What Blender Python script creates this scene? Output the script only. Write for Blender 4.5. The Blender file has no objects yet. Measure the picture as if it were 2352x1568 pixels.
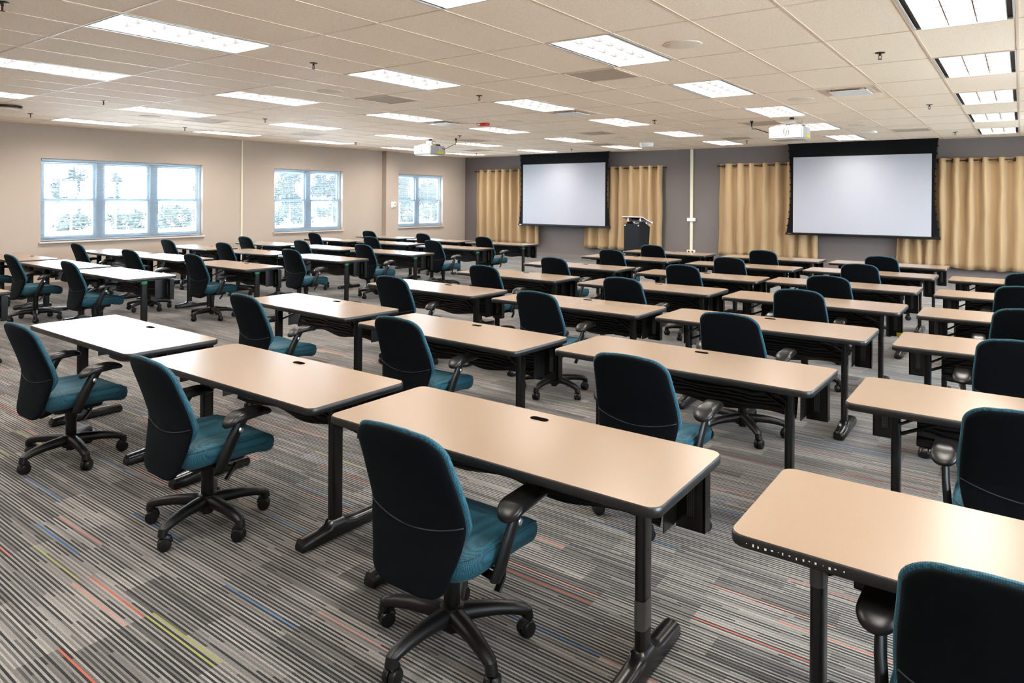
import bpy, bmesh, math, random
from mathutils import Vector, Matrix
import numpy as np

F = 0.3048            # the room was measured in feet
IN = 0.0254
C = bpy.context.scene.collection
random.seed(7)
rng = np.random.default_rng(11)

# ------------------------------------------------------------------ camera
CAM_H = 5.36          # feet
CEIL = 9.46
def make_camera():
    cam = bpy.data.cameras.new('camera')
    o = bpy.data.objects.new('camera', cam)
    C.objects.link(o)
    yaw, roll = 0.645, 0.0063
    cy, sy = math.cos(yaw), math.sin(yaw)
    f = Vector((-sy, cy, 0)); r = Vector((cy, sy, 0)); u = Vector((0, 0, 1))
    cr, sr = math.cos(roll), math.sin(roll)
    r, u = r*cr + u*sr, u*cr - r*sr
    m = Matrix(((r.x, u.x, -f.x, 0), (r.y, u.y, -f.y, 0), (r.z, u.z, -f.z, CAM_H*F), (0, 0, 0, 1)))
    o.matrix_world = m
    cam.sensor_width = 36
    cam.lens = 1593.5/2352*36
    cam.shift_x = (1176-1147.54)/2352
    cam.shift_y = -(784-455.77)/2352
    cam.clip_end = 300
    bpy.context.scene.camera = o
make_camera()

# ------------------------------------------------------------------ view, world, light levels
sc = bpy.context.scene
sc.view_settings.view_transform = 'Standard'
sc.view_settings.look = 'None'
sc.view_settings.gamma = 1
sc.view_settings.use_curve_mapping = False
sc.view_settings.exposure = 0.76
LAMP = 25.0                       # troffer lens radiance
LAMP_COL = (1.0, .93, .86, 1)
SKY = 26.0
SKY_COL = (.80, .91, 1.0, 1)
w = bpy.data.worlds.new('sky'); sc.world = w
w.use_nodes = True
w.node_tree.nodes['Background'].inputs[0].default_value = SKY_COL
w.node_tree.nodes['Background'].inputs[1].default_value = SKY
sc.cycles.max_bounces = 12
sc.cycles.diffuse_bounces = 10
sc.cycles.glossy_bounces = 5
sc.cycles.transmission_bounces = 6
sc.cycles.transparent_max_bounces = 12
sc.cycles.sample_clamp_indirect = 40
sc.cycles.caustics_reflective = False
sc.cycles.caustics_refractive = False
sc.cycles.use_denoising = True

# ------------------------------------------------------------------ node helpers and materials
def new_mat(name):
    m = bpy.data.materials.new(name); m.use_nodes = True
    nt = m.node_tree
    return m, nt, nt.nodes['Principled BSDF']
def lin(*c):
    return tuple(((x/255)/12.92 if x/255 <= .04045 else ((x/255+.055)/1.055)**2.4) for x in c) + (1,)
def node(nt, t, **kw):
    n = nt.nodes.new(t)
    for k, v in kw.items(): setattr(n, k, v)
    return n
def math_node(nt, op, a, b=None, c=None):
    n = node(nt, 'ShaderNodeMath', operation=op)
    for i, x in enumerate((a, b, c)):
        if x is None: continue
        if isinstance(x, (int, float)): n.inputs[i].default_value = x
        else: nt.links.new(x, n.inputs[i])
    return n.outputs[0]
def simple(name, col, rough=.5, metal=0, spec=.5, noise=0, nscale=40, bump=0, bscale=300, coat=0):
    m, nt, b = new_mat(name)
    b.inputs['Base Color'].default_value = col
    b.inputs['Roughness'].default_value = rough
    b.inputs['Metallic'].default_value = metal
    b.inputs['Specular IOR Level'].default_value = spec
    b.inputs['Coat Weight'].default_value = coat
    tc = node(nt, 'ShaderNodeTexCoord')
    nz = node(nt, 'ShaderNodeTexNoise'); nz.inputs['Scale'].default_value = nscale; nz.inputs['Detail'].default_value = 4
    nt.links.new(tc.outputs['Object'], nz.inputs['Vector'])
    if noise:
        mx = node(nt, 'ShaderNodeMix', data_type='RGBA')
        mx.inputs[6].default_value = tuple(x*(1-noise) for x in col[:3])+(1,)
        mx.inputs[7].default_value = tuple(min(1, x*(1+noise)) for x in col[:3])+(1,)
        nt.links.new(nz.outputs['Fac'], mx.inputs[0]); nt.links.new(mx.outputs[2], b.inputs['Base Color'])
    if bump:
        n2 = node(nt, 'ShaderNodeTexNoise'); n2.inputs['Scale'].default_value = bscale; n2.inputs['Detail'].default_value = 3
        nt.links.new(tc.outputs['Object'], n2.inputs['Vector'])
        bp = node(nt, 'ShaderNodeBump'); bp.inputs['Strength'].default_value = bump; bp.inputs['Distance'].default_value = .002
        nt.links.new(n2.outputs['Fac'], bp.inputs['Height']); nt.links.new(bp.outputs[0], b.inputs['Normal'])
    return m

M = {}
M['laminate'] = simple('beige_laminate', (.228, .163, .112, 1), .24, 0, .37, .07, 350)
M['edge'] = simple('black_vinyl_edge', (.008, .0075, .0075, 1), .38, 0, .5, .3, 60, .3, 200)
M['black_metal'] = simple('black_powder_coat', (.005, .005, .005, 1), .25, 0, .45, .2, 20)
M['black_plastic'] = simple('black_plastic', (.005, .005, .005, 1), .4, 0, .32, .2, 30)
M['pad'] = simple('black_armrest_urethane', (.006, .006, .006, 1), .32, 0, .35, .2, 30)
M['shell'] = simple('black_back_fabric', (.0022, .0026, .0034, 1), .9, 0, .06, .25, 80, .25, 900)
M['shell'].node_tree.nodes['Principled BSDF'].inputs['Sheen Weight'].default_value = .025
M['shell'].node_tree.nodes['Principled BSDF'].inputs['Sheen Tint'].default_value = (.5, .8, .9, 1)
M['seam'] = simple('charcoal_piping', (.010, .011, .013, 1), .75)
M['hole'] = simple('black_opening', (.004, .004, .004, 1), .9, 0, 0)
M['silver'] = simple('brushed_silver', (.75, .75, .75, 1), .3, 1)
M['wallL'] = simple('beige_wall_paint', lin(177, 163, 150), .8, 0, .2, .02, 3, .1, 250)
M['wallB'] = simple('grey_wall_paint', lin(116, 108, 105), .8, 0, .2, .03, 3, .1, 250)
M['white'] = simple('white_enamel', (.8, .79, .77, 1), .4, 0, .5, .02, 10)
M['cream'] = simple('cream_raceway', lin(222, 216, 190), .45, 0, .5, .02, 10)
M['base'] = simple('vinyl_baseboard', lin(120, 112, 106), .5, 0, .5, .05, 6)
M['vinyl'] = simple('backlit_window_vinyl', (.38, .45, .50, 1), .5, 0, .3, .01, 10)  # white vinyl, with its backlit shade put into the grey-blue colour
M['sill'] = simple('painted_sill', lin(205, 188, 176), .5, 0, .4, .02, 10)
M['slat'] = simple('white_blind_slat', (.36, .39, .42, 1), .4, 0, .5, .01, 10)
M['proj'] = simple('white_projector_shell', (.38, .365, .345, 1), .45, 0, .4, .02, 10)
M['dark'] = simple('dark_slot', (.02, .018, .015, 1), .6)
M['grille'] = simple('return_grille', lin(185, 168, 150), .7, 0, .3, .15, 700)
M['screen'] = simple('matte_white_screen', lin(170, 172, 180), .75, 0, .2, .01, 4)
M['screenblack'] = simple('black_screen_mask', (.005, .005, .006, 1), .8, 0, .12, .1, 60)
M['bronze'] = simple('dark_bronze', (.03, .022, .018, 1), .4, .6)
M['red'] = simple('red_alarm_plastic', lin(190, 45, 30), .4)
M['yellow'] = simple('yellow_label', lin(215, 200, 40), .5)
M['green'] = simple('green_tape', lin(10, 120, 60), .5)
M['clear_tape'] = simple('grey_tape', lin(70, 68, 66), .3)
M['orange'] = simple('orange_louvre', lin(250, 190, 130), .5)
M['paleblue'] = simple('pale_blue_louvre', lin(150, 205, 225), .5)
M['pinkgrey'] = simple('pale_grey_louvre', lin(205, 190, 190), .5)
M['podium'] = simple('podium_black_laminate', (.006, .007, .010, 1), .55, 0, .25, .2, 30)
M['lcd'] = simple('lcd_grey', lin(150, 170, 165), .3)
M['speaker'] = simple('speaker_cloth', lin(228, 212, 192), .8, 0, .2, .1, 900)
M['bark'] = simple('tree_bark', lin(90, 75, 60), .9, 0, .2, .3, 20, .5, 40)
M['grass'] = simple('pale_ground', lin(225, 225, 220), .9, 0, .1, .3, 8)
M['asphalt'] = simple('pale_paving', lin(232, 232, 230), .9, 0, .1, .1, 8)
for i, c in enumerate(((6, 26, 28), (12, 32, 30), (8, 28, 33))):
    M['leaf%d' % i] = simple('foliage_%d' % i, lin(*c), .6, 0, .3, .4, 6)

def make_glass(name, tint, rough=0.0, refl=.5):
    m, nt, b = new_mat(name)
    nt.nodes.remove(b)
    tr = node(nt, 'ShaderNodeBsdfTransparent'); tr.inputs[0].default_value = tint
    gl = node(nt, 'ShaderNodeBsdfGlossy'); gl.inputs['Roughness'].default_value = rough
    fr = node(nt, 'ShaderNodeFresnel'); fr.inputs[0].default_value = 1.5
    f2 = math_node(nt, 'MULTIPLY', fr.outputs[0], refl)
    mx = node(nt, 'ShaderNodeMixShader')
    nt.links.new(f2, mx.inputs[0]); nt.links.new(tr.outputs[0], mx.inputs[1]); nt.links.new(gl.outputs[0], mx.inputs[2])
    nt.links.new(mx.outputs[0], nt.nodes['Material Output'].inputs[0])
    return m
M['glass'] = make_glass('window_glass', (.93, .97, 1, 1))
M['acrylic'] = make_glass('clear_acrylic', (.93, .95, .97, 1), .02, 1.6)

def emis(name, col, s):
    m, nt, b = new_mat(name)
    b.inputs['Base Color'].default_value = (.8, .8, .8, 1)
    b.inputs['Emission Color'].default_value = col
    b.inputs['Emission Strength'].default_value = s
    return m
M['lamp'] = emis('lamp_lens', LAMP_COL, LAMP)
M['led'] = emis('green_led', (.1, 1, .3, 1), 3)
M['blade'] = simple('parabolic_louver_blade', (.085, .083, .087, 1), .4, 0, .5, .01, 10)
M['louver'] = simple('white_louver', (.62, .61, .60, 1), .35, 0, .5, .01, 10)

def carpet_mat():
    m, nt, b = new_mat('striped_carpet')
    tc = node(nt, 'ShaderNodeTexCoord')
    sep = node(nt, 'ShaderNodeSeparateXYZ'); nt.links.new(tc.outputs['Object'], sep.inputs[0])
    x, y = sep.outputs[0], sep.outputs[1]
    # planks about 9 in deep and 3 ft long in running bond, filled with fine yarn rows
    band = math_node(nt, 'FLOOR', math_node(nt, 'DIVIDE', y, .152))
    row = math_node(nt, 'FLOOR', math_node(nt, 'DIVIDE', y, .0085))
    def white(a, bb, cc=None):
        cb = node(nt, 'ShaderNodeCombineXYZ')
        for i, v in enumerate((a, bb, cc)):
            if v is None: continue
            if isinstance(v, (int, float)): cb.inputs[i].default_value = v
            else: nt.links.new(v, cb.inputs[i])
        wn = node(nt, 'ShaderNodeTexWhiteNoise', noise_dimensions='3D')
        nt.links.new(cb.outputs[0], wn.inputs['Vector'])
        return wn.outputs['Value']
    # long segments share their ends within a band; single rows break again
    bo = math_node(nt, 'MULTIPLY', white(band, 3.1), .9)
    seg = math_node(nt, 'FLOOR', math_node(nt, 'DIVIDE', math_node(nt, 'ADD', x, bo), .48))
    ro = math_node(nt, 'MULTIPLY', white(row, 7.7), .5)
    seg2 = math_node(nt, 'FLOOR', math_node(nt, 'DIVIDE', math_node(nt, 'ADD', x, ro), .30))
    tone = white(band, seg, 1.0)                       # plank tone
    par = math_node(nt, 'MODULO', math_node(nt, 'ABSOLUTE', row), 2)      # light and dark yarn rows alternate
    v1 = white(row, seg, 2.0)
    v2 = white(row, seg2, 4.0)
    lightv = math_node(nt, 'ADD', .58, math_node(nt, 'MULTIPLY', v1, .36))
    darkv = math_node(nt, 'ADD', .0, math_node(nt, 'MULTIPLY', math_node(nt, 'POWER', v2, 1.7), .62))
    base = math_node(nt, 'ADD', math_node(nt, 'MULTIPLY', par, lightv), math_node(nt, 'MULTIPLY', math_node(nt, 'SUBTRACT', 1.0, par), darkv))
    mixv = math_node(nt, 'ADD', base, math_node(nt, 'MULTIPLY', math_node(nt, 'SUBTRACT', math_node(nt, 'POWER', tone, .6), .62), .34))
    ramp = node(nt, 'ShaderNodeValToRGB'); ramp.color_ramp.interpolation = 'LINEAR'
    e = ramp.color_ramp.elements
    e[0].position = 0.0; e[0].color = lin(18, 18, 18)
    e[1].position = 1.0; e[1].color = lin(138, 135, 130)
    for pos, col in ((.22, (28, 27, 27)), (.40, (66, 65, 63)), (.6, (98, 96, 93)), (.8, (124, 122, 118))):
        k = e.new(pos); k.color = lin(*col)
    nt.links.new(mixv, ramp.inputs[0])
    # yarn speckle
    nz = node(nt, 'ShaderNodeTexNoise'); nz.inputs['Scale'].default_value = 220; nz.inputs['Detail'].default_value = 1
    nt.links.new(tc.outputs['Object'], nz.inputs['Vector'])
    sp = node(nt, 'ShaderNodeMapRange'); sp.inputs[1].default_value = .3; sp.inputs[2].default_value = .7; sp.inputs[3].default_value = .7; sp.inputs[4].default_value = 1.25
    nt.links.new(nz.outputs['Fac'], sp.inputs[0])
    mul = node(nt, 'ShaderNodeMix', data_type='RGBA', blend_type='MULTIPLY'); mul.inputs[0].default_value = 1
    nt.links.new(ramp.outputs[0], mul.inputs[6]); nt.links.new(sp.outputs[0], mul.inputs[7])
    # accent yarns
    ac = white(math_node(nt, 'FLOOR', math_node(nt, 'DIVIDE', y, .0085)), seg, 9.0)
    col = mul.outputs[2]
    for lo, hi, c in ((.978, .985, (20, 88, 140)), (.985, .991, (165, 72, 45)), (.991, .9955, (140, 145, 72)), (.9955, 1.01, (175, 120, 105))):
        g = math_node(nt, 'MULTIPLY', math_node(nt, 'GREATER_THAN', ac, lo), math_node(nt, 'LESS_THAN', ac, hi))
        mx = node(nt, 'ShaderNodeMix', data_type='RGBA')
        mx.inputs[7].default_value = lin(*c)
        nt.links.new(math_node(nt, 'MULTIPLY', g, .68), mx.inputs[0]); nt.links.new(col, mx.inputs[6])
        col = mx.outputs[2]
    nt.links.new(col, b.inputs['Base Color'])
    b.inputs['Roughness'].default_value = .95
    b.inputs['Specular IOR Level'].default_value = .15
    b.inputs['Sheen Weight'].default_value = .1
    wv = math_node(nt, 'SINE', math_node(nt, 'MULTIPLY', y, 2*math.pi/.0085))
    hb = math_node(nt, 'ADD', math_node(nt, 'MULTIPLY', wv, .4), nz.outputs['Fac'])
    bp = node(nt, 'ShaderNodeBump'); bp.inputs['Strength'].default_value = .5; bp.inputs['Distance'].default_value = .003
    nt.links.new(hb, bp.inputs['Height']); nt.links.new(bp.outputs[0], b.inputs['Normal'])
    return m
M['carpet'] = carpet_mat()

def tile_mat():
    m, nt, b = new_mat('mineral_fibre_ceiling_tile')
    tc = node(nt, 'ShaderNodeTexCoord')
    nz = node(nt, 'ShaderNodeTexNoise'); nz.inputs['Scale'].default_value = 160; nz.inputs['Detail'].default_value = 3
    nt.links.new(tc.outputs['Object'], nz.inputs['Vector'])
    r = node(nt, 'ShaderNodeValToRGB')
    r.color_ramp.elements[0].position = .32; r.color_ramp.elements[0].color = (.72, .575, .43, 1)
    r.color_ramp.elements[1].position = .46; r.color_ramp.elements[1].color = (.96, .80, .635, 1)
    nt.links.new(nz.outputs['Fac'], r.inputs[0]); nt.links.new(r.outputs[0], b.inputs['Base Color'])
    b.inputs['Roughness'].default_value = .85
    bp = node(nt, 'ShaderNodeBump'); bp.inputs['Strength'].default_value = .25; bp.inputs['Distance'].default_value = .002
    nt.links.new(nz.outputs['Fac'], bp.inputs['Height']); nt.links.new(bp.outputs[0], b.inputs['Normal'])
    return m
M['tile'] = tile_mat()
M['grid'] = simple('ceiling_grid_enamel', (.74, .60, .46, 1), .5, 0, .5, .02, 10)

def mesh_fabric(name, c0, c1, scale):
    m, nt, b = new_mat(name)
    tc = node(nt, 'ShaderNodeTexCoord')
    vo = node(nt, 'ShaderNodeTexVoronoi'); vo.inputs['Scale'].default_value = scale; vo.inputs['Randomness'].default_value = .15
    nt.links.new(tc.outputs['Object'], vo.inputs['Vector'])
    r = node(nt, 'ShaderNodeValToRGB')
    r.color_ramp.elements[0].position = .15; r.color_ramp.elements[0].color = c1
    r.color_ramp.elements[1].position = .6; r.color_ramp.elements[1].color = c0
    nt.links.new(vo.outputs['Distance'], r.inputs[0]); nt.links.new(r.outputs[0], b.inputs['Base Color'])
    b.inputs['Roughness'].default_value = .75
    b.inputs['Sheen Weight'].default_value = .06
    b.inputs['Sheen Tint'].default_value = (.5, .9, 1, 1)
    bp = node(nt, 'ShaderNodeBump'); bp.inputs['Strength'].default_value = .4; bp.inputs['Distance'].default_value = .002; bp.invert = True
    nt.links.new(vo.outputs['Distance'], bp.inputs['Height']); nt.links.new(bp.outputs[0], b.inputs['Normal'])
    return m
M['teal'] = mesh_fabric('teal_mesh_fabric', (.0015, .022, .034, 1), (.004, .13, .195, 1), 210)

def curtain_mat():
    m, nt, b = new_mat('tan_curtain_cloth')
    tc = node(nt, 'ShaderNodeTexCoord')
    nz = node(nt, 'ShaderNodeTexNoise'); nz.inputs['Scale'].default_value = 350
    nt.links.new(tc.outputs['Object'], nz.inputs['Vector'])
    mx = node(nt, 'ShaderNodeMix', data_type='RGBA')
    mx.inputs[6].default_value = (.34, .23, .122, 1); mx.inputs[7].default_value = (.43, .30, .168, 1)
    nt.links.new(nz.outputs['Fac'], mx.inputs[0]); nt.links.new(mx.outputs[2], b.inputs['Base Color'])
    b.inputs['Roughness'].default_value = .85; b.inputs['Specular IOR Level'].default_value = .2
    b.inputs['Sheen Weight'].default_value = .15
    bp = node(nt, 'ShaderNodeBump'); bp.inputs['Strength'].default_value = .2; bp.inputs['Distance'].default_value = .001
    nt.links.new(nz.outputs['Fac'], bp.inputs['Height']); nt.links.new(bp.outputs[0], b.inputs['Normal'])
    return m
M['curtain'] = curtain_mat()

def ripple_mat():
    # glossy black woven sheet under the table tops, with long soft ripples
    m, nt, b = new_mat('black_modesty_sheet')
    b.inputs['Base Color'].default_value = (.010, .009, .009, 1)
    b.inputs['Roughness'].default_value = .33
    tc = node(nt, 'ShaderNodeTexCoord')
    mp = node(nt, 'ShaderNodeMapping'); mp.inputs['Scale'].default_value = (1.2, 1, 5)
    nt.links.new(tc.outputs['Object'], mp.inputs[0])
    wv = node(nt, 'ShaderNodeTexWave', bands_direction='Z'); wv.inputs['Scale'].default_value = 3; wv.inputs['Distortion'].default_value = 9; wv.inputs['Detail'].default_value = 2
    nt.links.new(mp.outputs[0], wv.inputs['Vector'])
    bp = node(nt, 'ShaderNodeBump'); bp.inputs['Strength'].default_value = .7; bp.inputs['Distance'].default_value = .01
    nt.links.new(wv.outputs['Fac'], bp.inputs['Height']); nt.links.new(bp.outputs[0], b.inputs['Normal'])
    return m
M['ripple'] = ripple_mat()

def perf_mat():
    m, nt, b = new_mat('perforated_black_steel')
    tc = node(nt, 'ShaderNodeTexCoord')
    ck = node(nt, 'ShaderNodeTexVoronoi'); ck.inputs['Scale'].default_value = 130; ck.inputs['Randomness'].default_value = 0
    nt.links.new(tc.outputs['Object'], ck.inputs['Vector'])
    r = node(nt, 'ShaderNodeValToRGB')
    r.color_ramp.elements[0].position = .25; r.color_ramp.elements[0].color = (.10, .10, .095, 1)
    r.color_ramp.elements[1].position = .35; r.color_ramp.elements[1].color = (.010, .010, .010, 1)
    nt.links.new(ck.outputs['Distance'], r.inputs[0]); nt.links.new(r.outputs[0], b.inputs['Base Color'])
    b.inputs['Roughness'].default_value = .3
    return m
M['perf'] = perf_mat()

# ------------------------------------------------------------------ geometry helpers (metres unless said otherwise)
def obj(name, bm, mat, parent=None, smooth=False, recalc=True):
    if recalc: bmesh.ops.recalc_face_normals(bm, faces=bm.faces[:])
    me = bpy.data.meshes.new(name); bm.to_mesh(me); bm.free()
    if mat is not None: me.materials.append(mat)
    if smooth:
        me.polygons.foreach_set('use_smooth', [True]*len(me.polygons))
        if smooth != 'all':
            me.set_sharp_from_angle(angle=math.radians(smooth if smooth is not True else 40))
    o = bpy.data.objects.new(name, me); C.objects.link(o)
    if parent is not None: o.parent = parent
    return o
def empty(name, loc=(0, 0, 0), rz=0):
    o = bpy.data.objects.new(name, None); C.objects.link(o)
    o.empty_display_size = .2
    o.location = loc; o.rotation_euler = (0, 0, rz)
    return o
def tag(o, label=None, cat=None, group=None, kind=None):
    if label: o['label'] = label
    if cat: o['category'] = cat
    if group: o['group'] = group
    if kind: o['kind'] = kind
    return o
def struct(o): o['kind'] = 'structure'; return o
def kids(o): return KIDS.get(o.name, [])
def build_kids():
    KIDS.clear()
    for o in C.objects:
        if o.parent: KIDS.setdefault(o.parent.name, []).append(o)
KIDS = {}
def dup(o, parent=None):
    c = o.copy(); C.objects.link(c); c.parent = parent
    for k in kids(o): dup(k, c)
    return c

def box(bm, x0, x1, y0, y1, z0, z1, M4=None):
    vs = [bm.verts.new((x, y, z)) for x in (x0, x1) for y in (y0, y1) for z in (z0, z1)]
    if M4 is not None:
        for v in vs: v.co = M4 @ v.co
    for f in ((0, 1, 3, 2), (4, 6, 7, 5), (0, 4, 5, 1), (2, 3, 7, 6), (0, 2, 6, 4), (1, 5, 7, 3)):
        bm.faces.new([vs[i] for i in f])
    return vs
def bbox(x0, x1, y0, y1, z0, z1, bev=0, seg=2):
    bm = bmesh.new(); box(bm, x0, x1, y0, y1, z0, z1)
    if bev: bmesh.ops.bevel(bm, geom=bm.edges[:], offset=bev, segments=seg, affect='EDGES', profile=.5)
    return bm
def tube(bm, pts, radii, n=12, flat=1.0, up=(0, 0, 1), cap=True):
    pts = [Vector(p) for p in pts]
    if isinstance(radii, (int, float)): radii = [radii]*len(pts)
    rings = []
    for i, p in enumerate(pts):
        a = pts[max(i-1, 0)]; b = pts[min(i+1, len(pts)-1)]
        t = (b-a).normalized()
        u = Vector(up)
        if abs(t.dot(u)) > .95: u = Vector((0, 1, 0))
        s = t.cross(u).normalized(); v = s.cross(t).normalized()
        rings.append([bm.verts.new(p + s*radii[i]*math.cos(2*math.pi*k/n) + v*radii[i]*flat*math.sin(2*math.pi*k/n)) for k in range(n)])
    for a, b in zip(rings, rings[1:]):
        for k in range(n): bm.faces.new((a[k], a[(k+1) % n], b[(k+1) % n], b[k]))
    if cap:
        bm.faces.new(rings[0][::-1]); bm.faces.new(rings[-1])
def lathe(bm, prof, n=20, M4=None):
    rings = []
    for r, z in prof:
        ring = [bm.verts.new((max(r, 1e-5)*math.cos(2*math.pi*k/n), max(r, 1e-5)*math.sin(2*math.pi*k/n), z)) for k in range(n)]
        if M4 is not None:
            for v in ring: v.co = M4 @ v.co
        rings.append(ring)
    for a, b in zip(rings, rings[1:]):
        for k in range(n): bm.faces.new((a[k], a[(k+1) % n], b[(k+1) % n], b[k]))
    bm.faces.new(rings[0][::-1]); bm.faces.new(rings[-1])
def rrect(hx, hy, r, n=6):
    out = []
    for cx, cy, a0 in ((hx-r, hy-r, 0), (-hx+r, hy-r, 90), (-hx+r, -hy+r, 180), (hx-r, -hy+r, 270)):
        for k in range(n+1):
            a = math.radians(a0 + 90*k/n)
            out.append((cx+r*math.cos(a), cy+r*math.sin(a)))
    return out
def prism(bm, outline, z0, z1, bev=0.0, M4=None):
    """vertical extrusion of an xy outline, with an optional rounded rim"""
    lev = [(0, z0), (0, z1)] if not bev else [(bev, z0), (bev*.3, z0+bev*.3), (0, z0+bev), (0, z1-bev), (bev*.3, z1-bev*.3), (bev, z1)]
    n = len(outline)
    cx = sum(p[0] for p in outline)/n; cy = sum(p[1] for p in outline)/n
    rings = []
    for ins, z in lev:
        ring = []
        for x, y in outline:
            d = math.hypot(x-cx, y-cy) or 1
            k = 1-ins/d
            v = bm.verts.new((cx+(x-cx)*k, cy+(y-cy)*k, z))
            if M4 is not None: v.co = M4 @ v.co
            ring.append(v)
        rings.append(ring)
    for a, b in zip(rings, rings[1:]):
        for k in range(n): bm.faces.new((a[k], a[(k+1) % n], b[(k+1) % n], b[k]))
    bm.faces.new(rings[0][::-1]); bm.faces.new(rings[-1])
def pillow(bm, outline, place, front, back, p=3.0, scales=(1, .985, .95, .88, .75, .55, .3)):
    """a cushion grown from a 2-D outline: place(a, b, d) gives the 3-D point; front/back are the two thicknesses"""
    n = len(outline)
    ca = sum(q[0] for q in outline)/n; cb = sum(q[1] for q in outline)/n
    def ring(s, d):
        return [bm.verts.new(place(ca+(a-ca)*s, cb+(b-cb)*s, d)) for a, b in outline]
    edge = ring(1, 0)
    for sign, th in ((1, front), (-1, back)):
        prev = edge
        for s in scales[1:]:
            cur = ring(s, sign*th*(1-s**(p*2.2))**(1/2.2))
            for k in range(n): bm.faces.new((prev[k], prev[(k+1) % n], cur[(k+1) % n], cur[k]))
            prev = cur
        c = bm.verts.new(place(ca, cb, sign*th))
        for k in range(n): bm.faces.new((prev[k], prev[(k+1) % n], c))

# ------------------------------------------------------------------ room shell
XL, XR, YF, YN = -45.0, 10.0, 54.0, -7.0      # feet: window wall, right wall, screen wall, wall behind the camera
TX0, TY0 = -0.1, 7.3                           # ceiling grid origin, 2 ft x 4 ft tiles
Z_SILL, Z_HEAD = 2.70, 7.52
WINS = [(16.0, 25.87, 3), (31.55, 38.17, 2), (44.0, 50.62, 2)]
WT = .55                                       # window wall thickness

bm = bmesh.new(); box(bm, XL*F-.5, XR*F+.5, YN*F-.5, YF*F+.5, -.1, 0)
struct(obj('floor', bm, M['carpet']))

bm = bmesh.new()
ys = [YN-2]
for a, b, n in WINS: ys += [a, b]
ys += [YF+.5]
for i in range(0, len(ys), 2): box(bm, (XL-WT)*F, XL*F, ys[i]*F, ys[i+1]*F, 0, (CEIL+.4)*F)
for a, b, n in WINS:
    box(bm, (XL-WT)*F, XL*F, a*F, b*F, 0, Z_SILL*F)
    box(bm, (XL-WT)*F, XL*F, a*F, b*F, Z_HEAD*F, (CEIL+.4)*F)
struct(obj('wall_left', bm, M['wallL']))
bm = bmesh.new(); box(bm, (XL-.5)*F, (XR+.5)*F, YF*F, (YF+.5)*F, 0, (CEIL+.4)*F)
struct(obj('wall_front', bm, M['wallB']))
bm = bmesh.new()
ADDED_WINS = [(2.0, 12.0), (20.0, 30.0), (38.0, 48.0)]     # openings for windows added in the unseen right-hand wall, to brighten the ceiling
ys = [YN-.5]
for a, b in ADDED_WINS: ys += [a, b]
ys += [YF]
for i in range(0, len(ys), 2): box(bm, XR*F, (XR+.5)*F, ys[i]*F, ys[i+1]*F, 0, (CEIL+.4)*F)
for a, b in ADDED_WINS:
    box(bm, XR*F, (XR+.5)*F, a*F, b*F, 0, Z_SILL*F)
    box(bm, XR*F, (XR+.5)*F, a*F, b*F, Z_HEAD*F, (CEIL+.4)*F)
struct(obj('wall_right', bm, M['wallL']))
bm = bmesh.new(); box(bm, XL*F, XR*F, (YN-.5)*F, YN*F, 0, (CEIL+.4)*F)
struct(obj('wall_back', bm, M['wallL']))
bm = bmesh.new(); box(bm, XL*F, (XL+.53)*F, 42.58*F, 44.08*F, 0, CEIL*F)
struct(obj('column', bm, M['wallL']))
bm = bmesh.new()
box(bm, XL*F, XL*F+.012, YN*F, 42.58*F, 0, .34*F); box(bm, XL*F, XL*F+.012, 44.08*F, YF*F, 0, .34*F)
box(bm, (XL+.53)*F, (XL+.53)*F+.012, 42.55*F, 44.12*F, 0, .34*F)
struct(obj('baseboard_left', bm, M['base']))
bm = bmesh.new(); box(bm, XL*F, XR*F, YF*F-.012, YF*F, 0, .34*F)
struct(obj('baseboard_front', bm, M['base']))

# ceiling: one face per 2x4 tile, left open where a troffer sits
NI, NJ = range(-1, 6), range(-1, 6)            # troffer columns and rows (8 ft centres)
troffer = {(i*4, j*2) for i in NI for j in NJ}
bm = bmesh.new()
for k in range(-6, 23):
    xa, xb = max(TX0-2*(k+1), XL-.3), min(TX0-2*k, XR+.3)
    if xb <= xa: continue
    for r in range(-4, 13):
        ya, yb = max(TY0+4*r, YN-.3), min(TY0+4*(r+1), YF+.3)
        if yb <= ya or (k, r) in troffer: continue
        vs = [bm.verts.new((x*F, y*F, CEIL*F)) for x, y in ((xa, ya), (xa, yb), (xb, yb), (xb, ya))]
        bm.faces.new(vs)
struct(obj('ceiling', bm, M['tile'], recalc=False))
bm = bmesh.new()
hw = .028
for k in range(-5, 23):
    x = TX0-2*k
    if XL < x < XR: box(bm, (x-hw)*F, (x+hw)*F, YN*F, YF*F, CEIL*F-.004, CEIL*F+.02)
for r in range(-3, 13):
    y = TY0+4*r
    if YN < y < YF: box(bm, XL*F, XR*F, (y-hw)*F, (y+hw)*F, CEIL*F-.003, CEIL*F+.02)
box(bm, XL*F, XL*F+.022, YN*F, YF*F, CEIL*F-.004, CEIL*F+.02)
box(bm, XL*F, XR*F, YF*F-.022, YF*F, CEIL*F-.004, CEIL*F+.02)
struct(obj('trim_1', bm, M['grid']))
bm = bmesh.new(); box(bm, (XL-.5)*F, (XR+.5)*F, (YN-.5)*F, (YF+.5)*F, (CEIL+.4)*F, (CEIL+.5)*F)
struct(obj('roof_slab', bm, M['dark']))

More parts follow.
